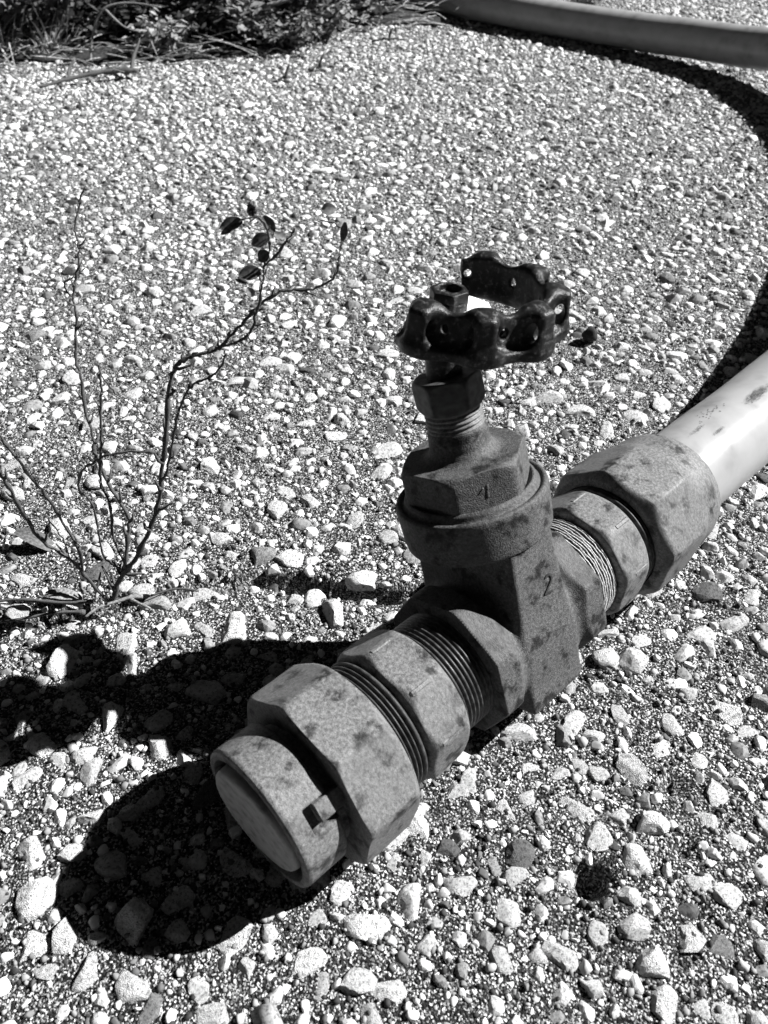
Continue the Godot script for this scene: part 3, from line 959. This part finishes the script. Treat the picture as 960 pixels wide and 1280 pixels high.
	# leaves: centre, length, width, heading (picture-plane degrees), material, tilt
	for l in [[Vector3(-0.0684, 0.2467, -0.3587), 0.0105, 0.0060, 188.0, 0, 35.0], [Vector3(-0.0706, 0.2435, -0.3585), 0.0075, 0.0026, 205.0, 0, 60.0],
			[Vector3(-0.0561, 0.2391, -0.3583), 0.0090, 0.0066, 195.0, 0, 35.0], [Vector3(-0.0555, 0.2316, -0.3580), 0.0062, 0.0062, 215.0, 0, 35.0],
			[Vector3(-0.0625, 0.2236, -0.3577), 0.0104, 0.0070, 180.0, 0, 40.0], [Vector3(-0.0631, 0.2142, -0.3572), 0.0050, 0.0040, 120.0, 1, 40.0],
			[Vector3(-0.0249, 0.2507, -0.3650), 0.0068, 0.0054, 10.0, 1, 40.0], [Vector3(-0.0515, 0.2463, -0.3587), 0.0085, 0.0052, -55.0, 0, 50.0],
			[Vector3(-0.0469, 0.2410, -0.3585), 0.0055, 0.0040, -20.0, 1, 40.0], [Vector3(-0.0185, 0.2395, -0.3660), 0.0092, 0.0036, -100.0, 0, 60.0]]:
		var holder := put("leaf", leaf_mesh(l[1], l[2], -0.15), M.dark_leaf if l[4] == 0 else M.grey_leaf, w)
		var dir := Vector3(cos(deg_to_rad(l[3])), sin(deg_to_rad(l[3])), 0.15).normalized()
		var up := Vector3(0, cos(deg_to_rad(l[5])), sin(deg_to_rad(l[5]) + 0.6)).normalized()
		var zz := dir.cross(up).normalized()
		holder.transform = Transform3D(Basis(dir, zz.cross(dir), zz), l[0] - org - dir * l[1] * 0.5)
	var st := begin()
	for i in 12:
		var c := Vector3(-0.0577, 0.2530, -0.3590) - org
		var dv := Vector3(rng.randfn(), rng.randfn() * 0.8 + 0.4, rng.randfn()).normalized()
		tube(st, PackedVector3Array([c, c + dv * 0.0016, c + dv * 0.0034]), 0.0007, 0.0009, 5)
	put("seed_head", done(st), M.bark, w)
	# bits lying around its foot
	st = begin()
	tube(st, curve([Vector3(-0.187, 0.004, -0.337), Vector3(-0.180, 0.006, -0.343), Vector3(-0.171, 0.006, -0.3475), Vector3(-0.161, 0.006, -0.352), Vector3(-0.155, 0.004, -0.3545)], 5), 0.0007, 0.0015, 8, 0.9)
	tube(st, curve([Vector3(-0.162, 0.005, -0.3515), Vector3(-0.156, 0.005, -0.348), Vector3(-0.148, 0.003, -0.345)], 5), 0.0011, 0.0006, 8, 0.9)
	tag(put("broken_twig", done(st), M.pale_twig), "short pale forked twig lying at the foot of the dry weed", "twig")
	st = begin()
	tube(st, curve([Vector3(-0.150, 0.003, -0.356), Vector3(-0.135, 0.004, -0.361), Vector3(-0.120, 0.003, -0.360)], 5), 0.0008, 0.0006, 6, 0.3)
	tag(put("twig", done(st), M.bark), "added thin dark strand drawing a shadow line along the crack right of the weed", "twig")  # no real twig: dark strand added in place of a shadow line
	for t in [[[Vector3(-0.262, 0.004, -0.346), Vector3(-0.235, 0.006, -0.350), Vector3(-0.205, 0.004, -0.349), Vector3(-0.186, 0.003, -0.351)], "added thin dark strand drawing a stem shadow left of the dry weed's foot"], [[Vector3(-0.272, 0.003, -0.330), Vector3(-0.238, 0.005, -0.332), Vector3(-0.205, 0.006, -0.339), Vector3(-0.188, 0.004, -0.341)], "added longer dark strand drawing a stem shadow below the dry weed's foot"]]:
		st = begin()
		tube(st, curve(t[0], 6), 0.0007, 0.0011, 6, 0.9)
		tag(put("twig", done(st), M.bark), t[1], "twig")  # both strands are added, standing in for shadows of the stems
	var lf := put("dead_leaf", leaf_mesh(0.030, 0.012, -0.5), M.dark_leaf, self, Vector3(-0.252, 0.012, -0.407), Vector3(6, -14, -4))
	tag(lf, "dark curled dead leaf on the stones left of the weed", "leaf")
	var lf2 := put("dead_leaf", leaf_mesh(0.022, 0.009, -0.25), M.pale_twig, self, Vector3(-0.217, 0.006, -0.355), Vector3(10, 4, -3))
	tag(lf2, "pale shrivelled leaf lying beside the weed's foot", "leaf")

# ------------------------------------------------------------------ weeds at the far edge
func blade(st: SurfaceTool, foot: Vector3, dir: Vector3, length: float, width: float, droop: float) -> void:
	var side := dir.cross(Vector3.UP)
	if side.length() < 0.01: side = Vector3.RIGHT
	side = side.normalized()
	var rows := []
	for i in 6:
		var u := i / 5.0
		var c := foot + dir * length * u + Vector3.DOWN * droop * length * u * u
		c.y = maxf(c.y, 0.002)
		var w := width * (1.0 - u * 0.9) * 0.5
		rows.append(PackedVector3Array([c - side * w, c + Vector3.UP * w * 0.3, c + side * w]))
	sheet(st, rows, false, false)

func small_leaf(st: SurfaceTool, at: Vector3, dir: Vector3, up: Vector3, length: float, width: float) -> void:
	var side := dir.cross(up).normalized()
	var a := at
	var b := at + dir * length * 0.45 + side * width * 0.5 + up * length * 0.05
	var c := at + dir * length
	var d := at + dir * length * 0.45 - side * width * 0.5 + up * length * 0.05
	var m := at + dir * length * 0.5 - up * length * 0.04
	for t in [[a, b, m], [b, c, m], [c, d, m], [d, a, m]]:
		for p in t: st.add_vertex(p)

func make_clump(size: float, height: float, n_leaf: int, mat: int) -> Node3D:
	var o := base("weed_clump")
	var sm := begin()
	var lv := begin()
	for k in 26:
		var az := rng.randf() * TAU
		var reach := size * sqrt(rng.randf())
		var tip := Vector3(cos(az) * reach, height * rng.randf_range(0.35, 1.0), sin(az) * reach)
		var foot := Vector3(cos(az), 0, sin(az)) * size * 0.25 * rng.randf()
		var pts := curve([foot, foot.lerp(tip, 0.5) + Vector3(0, height * 0.15, 0), tip], 4)
		tube(sm, pts, 0.0018, 0.0008, 5)
		for j in n_leaf / 26:
			var p := pts[rng.randi_range(2, pts.size() - 1)] + Vector3(rng.randfn(), rng.randfn(), rng.randfn()) * 0.012
			var dir := Vector3(rng.randfn(), rng.randfn() * 0.5, rng.randfn()).normalized()
			small_leaf(lv, p, dir, Vector3(rng.randfn() * 0.5, 1, rng.randfn() * 0.5).normalized(), rng.randf_range(0.012, 0.036), rng.randf_range(0.008, 0.019))
	put("stems", done(sm), M.bark, o)
	tag(put("foliage", done(lv), M.leaves[mat], o), "", "", "", "stuff")
	return o

func copy_of(o: Node3D) -> Node3D:
	var c: Node3D = o.duplicate()
	c.name = numbered(o.name, self)
	add_child(c, true)
	return c

func build_verge() -> void:
	# dark earth under the weeds
	var rows := []
	for i in 26:
		var row := PackedVector3Array()
		var u := i / 25.0
		for j in 60:
			var x := lerpf(-1.5, 0.12, j / 59.0)
			var front := -1.70 - 0.30 * smoothstep(-0.35, 0.05, x) + 0.04 * wobble.get_noise_1d(x * 400.0) + 0.03 * sin(x * 9.0)
			var z := lerpf(front, -3.4, u * u)
			row.append(Vector3(x, 0.008 * sqrt(u) * 3.0 * (0.6 + 0.6 * wobble.get_noise_2d(x * 300, z * 300)) + 0.0035, z))
		rows.append(row)
	var st := begin()
	sheet(st, rows, false, true)
	tag(put("soil", done(st), M.soil), "", "", "", "structure")
	# clumps of leafy weeds: four kinds, then copies
	var kinds := [make_clump(0.13, 0.15, 700, 0), make_clump(0.12, 0.11, 620, 2), make_clump(0.15, 0.19, 800, 1), make_clump(0.10, 0.09, 520, 3)]
	var spots := [[-0.66, -1.80, 2, 1.0], [-0.50, -1.83, 0, 0.8], [-0.36, -1.86, 0, 1.0], [-0.25, -1.84, 1, 1.0], [-0.17, -1.90, 2, 0.85], [-0.06, -2.03, 1, 0.9], [-0.78, -1.78, 1, 1.1], [-0.88, -1.92, 0, 1.2],
		[-0.58, -2.00, 2, 1.1], [-0.40, -2.02, 1, 1.1], [-0.42, -1.75, 3, 0.7], [-0.12, -1.89, 3, 0.8], [-0.18, -1.79, 1, 0.65], [0.45, -2.12, 3, 0.5]]
	var first := {}
	var looks := ["dark leafy weed clump", "grey-green weed clump of pale leaves", "tall dark weed clump", "low light-leaved weed clump"]
	var wheres := ["behind the dry grass at the left of the verge", "behind the arched pale twig", "beside the dark hollow in the verge", "right of the dark hollow", "above the straw at the verge front", "where the pipe enters the verge", "behind the grass tuft at the left edge", "in the left top corner",
		"in the second row behind the arched twig", "in the second row behind the dark hollow", "small, in front of the hollow", "at the right end of the verge", "small, over the straw by the leaning twig", "alone behind the pipe at the top edge"]
	for i in spots.size():
		var s: Array = spots[i]
		var o: Node3D
		if first.has(s[2]): o = copy_of(kinds[s[2]])
		else:
			o = kinds[s[2]]
			first[s[2]] = true
		o.position = Vector3(s[0], 0.004, s[1])
		o.rotation.y = rng.randf() * TAU
		o.scale = Vector3.ONE * s[3]
		tag(o, looks[s[2]] + " " + wheres[i], "weed", "weeds along the far edge")
	# grass tufts
	var tufts := []
	for k in 2:
		var o := base("grass_tuft")
		st = begin()
		for i in 70:
			var az := rng.randf() * TAU
			var dir := Vector3(cos(az), rng.randf_range(0.4, 2.2), sin(az)).normalized()
			blade(st, Vector3(rng.randfn(), 0, rng.randfn()) * 0.018, dir, rng.randf_range(0.07, 0.19), rng.randf_range(0.002, 0.0045), rng.randf_range(0.1, 0.7))
		put("blades", done(st), M.straw if k == 0 else M.leaves[3], o)
		tufts.append(o)
	var tl := [[-0.72, -1.72, 0, 1.1, "pale dry grass tuft at the front left of the verge"], [-0.63, -1.74, 1, 0.9, "green grass tuft beside the dry one at the left"], [-0.60, -1.93, 0, 1.0, "pale dry grass tuft behind the arched twig"], [-0.27, -1.86, 1, 0.8, "green grass tuft among the leaves right of the hollow"], [-0.17, -2.0, 0, 0.9, "pale dry grass tuft in the middle of the verge"], [0.48, -2.06, 0, 0.5, "small dry grass tuft just behind the pipe"], [-0.85, -1.75, 1, 1.0, "green grass tuft at the picture's left edge"]]
	var had := {}
	for t in tl:
		var o: Node3D = copy_of(tufts[t[2]]) if had.has(t[2]) else tufts[t[2]]
		had[t[2]] = true
		o.position = Vector3(t[0], 0.003, t[1])
		o.rotation.y = rng.randf() * TAU
		o.scale = Vector3.ONE * t[3]
		tag(o, t[4], "grass", "grass tufts along the far edge")
	# straw lying along the front
	st = begin()
	for i in 240:
		var x := rng.randf_range(-1.0, 0.35)
		var front := -1.68 - 0.30 * smoothstep(-0.35, 0.05, x) - 0.12 * smoothstep(0.05, 0.3, x)
		var z := front + rng.randfn() * 0.035 - 0.03
		var az := rng.randfn() * 0.7 + 0.15
		var l := rng.randf_range(0.03, 0.14)
		if i % 5 == 0: z += 0.13 * rng.randf()
		var c := Vector3(x, rng.randf_range(0.006, 0.03) if i % 5 else 0.007, z)
		var dv := Vector3(cos(az), rng.randfn() * 0.16, -sin(az)) * l * 0.5
		tube(st, curve([c - dv, c + Vector3(0, rng.randf() * 0.01, rng.randfn() * 0.004), c + dv], 3), 0.0011, 0.0007, 4)
	tag(put("straw", done(st), M.straw), "scattered dry straw along the edge of the weeds", "straw", "", "stuff")
	# fallen sticks
	st = begin()
	tube(st, curve([Vector3(-0.575, 0.008, -1.490), Vector3(-0.535, 0.012, -1.525), Vector3(-0.498, 0.014, -1.552), Vector3(-0.465, 0.014, -1.568), Vector3(-0.430, 0.012, -1.578)], 5), 0.002, 0.0042, 8, 1.0)
	tube(st, curve([Vector3(-0.440, 0.014, -1.577), Vector3(-0.438, 0.03, -1.60), Vector3(-0.428, 0.05, -1.62)], 4), 0.0034, 0.0016, 8, 1.0)
	tube(st, curve([Vector3(-0.535, 0.012, -1.525), Vector3(-0.538, 0.022, -1.545), Vector3(-0.530, 0.032, -1.56)], 4), 0.003, 0.002, 6, 0.4)
	tag(put("fallen_stick", done(st), M.bark), "dark forked stick fallen on the gravel in front of the weeds", "stick")
	st = begin()
	tube(st, curve([Vector3(-0.535, 0.008, -1.66), Vector3(-0.525, 0.05, -1.68), Vector3(-0.500, 0.085, -1.69), Vector3(-0.455, 0.092, -1.70), Vector3(-0.400, 0.085, -1.70)], 5), 0.0022, 0.0012, 8, 1.0)
	tube(st, curve([Vector3(-0.500, 0.085, -1.69), Vector3(-0.47, 0.06, -1.68), Vector3(-0.44, 0.05, -1.68)], 4), 0.0018, 0.001, 6, 0.6)
	tag(put("arched_twig", done(st), M.pale_twig), "pale arched twig rising out of the weeds at the left", "twig")
	st = begin()
	tube(st, curve([Vector3(-0.33, 0.06, -1.80), Vector3(-0.22, 0.07, -1.80), Vector3(-0.12, 0.10, -1.83), Vector3(-0.04, 0.16, -1.86)], 5), 0.004, 0.003, 8, 0.4)
	tag(put("leaning_twig", done(st), M.pale_twig), "long thin twig leaning through the weeds right of the hollow", "twig")
	for t in [[Vector3(-0.115, 0.004, -1.63), 40.0, 0.05, "tiny dark sprig on the gravel below the verge's right end"], [Vector3(0.01, 0.004, -1.83), 10.0, 0.07, "dark sprig lying where the verge meets the gravel"], [Vector3(-0.17, 0.003, -1.56), 25.0, 0.03, "smallest dark sprig on the open gravel"]]:
		st = begin()
		var a := deg_to_rad(t[1])
		var dv: Vector3 = Vector3(cos(a), 0, -sin(a)) * t[2] * 0.5
		tube(st, curve([t[0] - dv, t[0] + Vector3(0, 0.004, 0), t[0] + dv], 4), 0.002, 0.001, 6, 0.5)
		tube(st, curve([t[0], t[0] + Vector3(0.002, 0.012, 0), t[0] + Vector3(0.008, 0.022, -0.004)], 4), 0.003, 0.0016, 6, 0.5)
		tag(put("sprig", done(st), M.bark), t[3], "twig", "sprigs on the gravel")
	# one dark loose chip near the valve
	var chip := put("dark_stone", as_mesh(stone_mesh(77, 2)), M.dark_chip, self, Vector3(0.193, 0.006, -0.680), Vector3(12, 40, 20))
	chip.scale = Vector3(0.0105, 0.0095, 0.008)
	tag(chip, "small dark loose stone on the gravel right of the handwheel", "stone")

# ------------------------------------------------------------------
func _ready() -> void:
	rng.seed = 20
	wobble.seed = 3
	wobble.frequency = 0.05
	fine.seed = 8
	fine.frequency = 0.05
	var cam := Camera3D.new()
	cam.name = "camera"
	cam.fov = FOV
	cam.near = 0.02
	cam.far = 200.0
	cam.position = EYE
	cam.rotation_degrees = Vector3(-PITCH, 0, 0)
	var lens := CameraAttributesPhysical.new()
	lens.frustum_focal_length = 19.2
	lens.exposure_aperture = 11.0
	lens.frustum_focus_distance = 0.50
	cam.attributes = lens
	add_child(cam)
	cam.current = true
	var env := Environment.new()
	env.background_mode = Environment.BG_SKY
	var sky := ProceduralSkyMaterial.new()
	sky.sky_top_color = grey(0.008)
	sky.sky_horizon_color = grey(0.02)
	sky.ground_bottom_color = grey(0.01)
	sky.ground_horizon_color = grey(0.02)
	sky.sun_angle_max = 1.0
	env.sky = Sky.new()
	env.sky.sky_material = sky
	env.tonemap_mode = Environment.TONE_MAPPER_LINEAR
	env.tonemap_exposure = 3.0
	env.sdfgi_enabled = true
	env.ssao_enabled = true
	env.ssil_enabled = true
	var we := WorldEnvironment.new()
	we.name = "surroundings"
	we.environment = env
	add_child(we)
	var sun := DirectionalLight3D.new()
	sun.name = "sun"
	sun.light_energy = 1.6
	sun.light_angular_distance = 0.5
	sun.shadow_enabled = true
	var az := deg_to_rad(SUN_AZ)
	var el := deg_to_rad(SUN_EL)
	sun.look_at_from_position(Vector3.ZERO, Vector3(sin(az) * cos(el), -sin(el), -cos(az) * cos(el)))
	add_child(sun)

	make_materials()
	build_ground()
	build_valve()
	build_pipe()
	build_weed()
	build_verge()
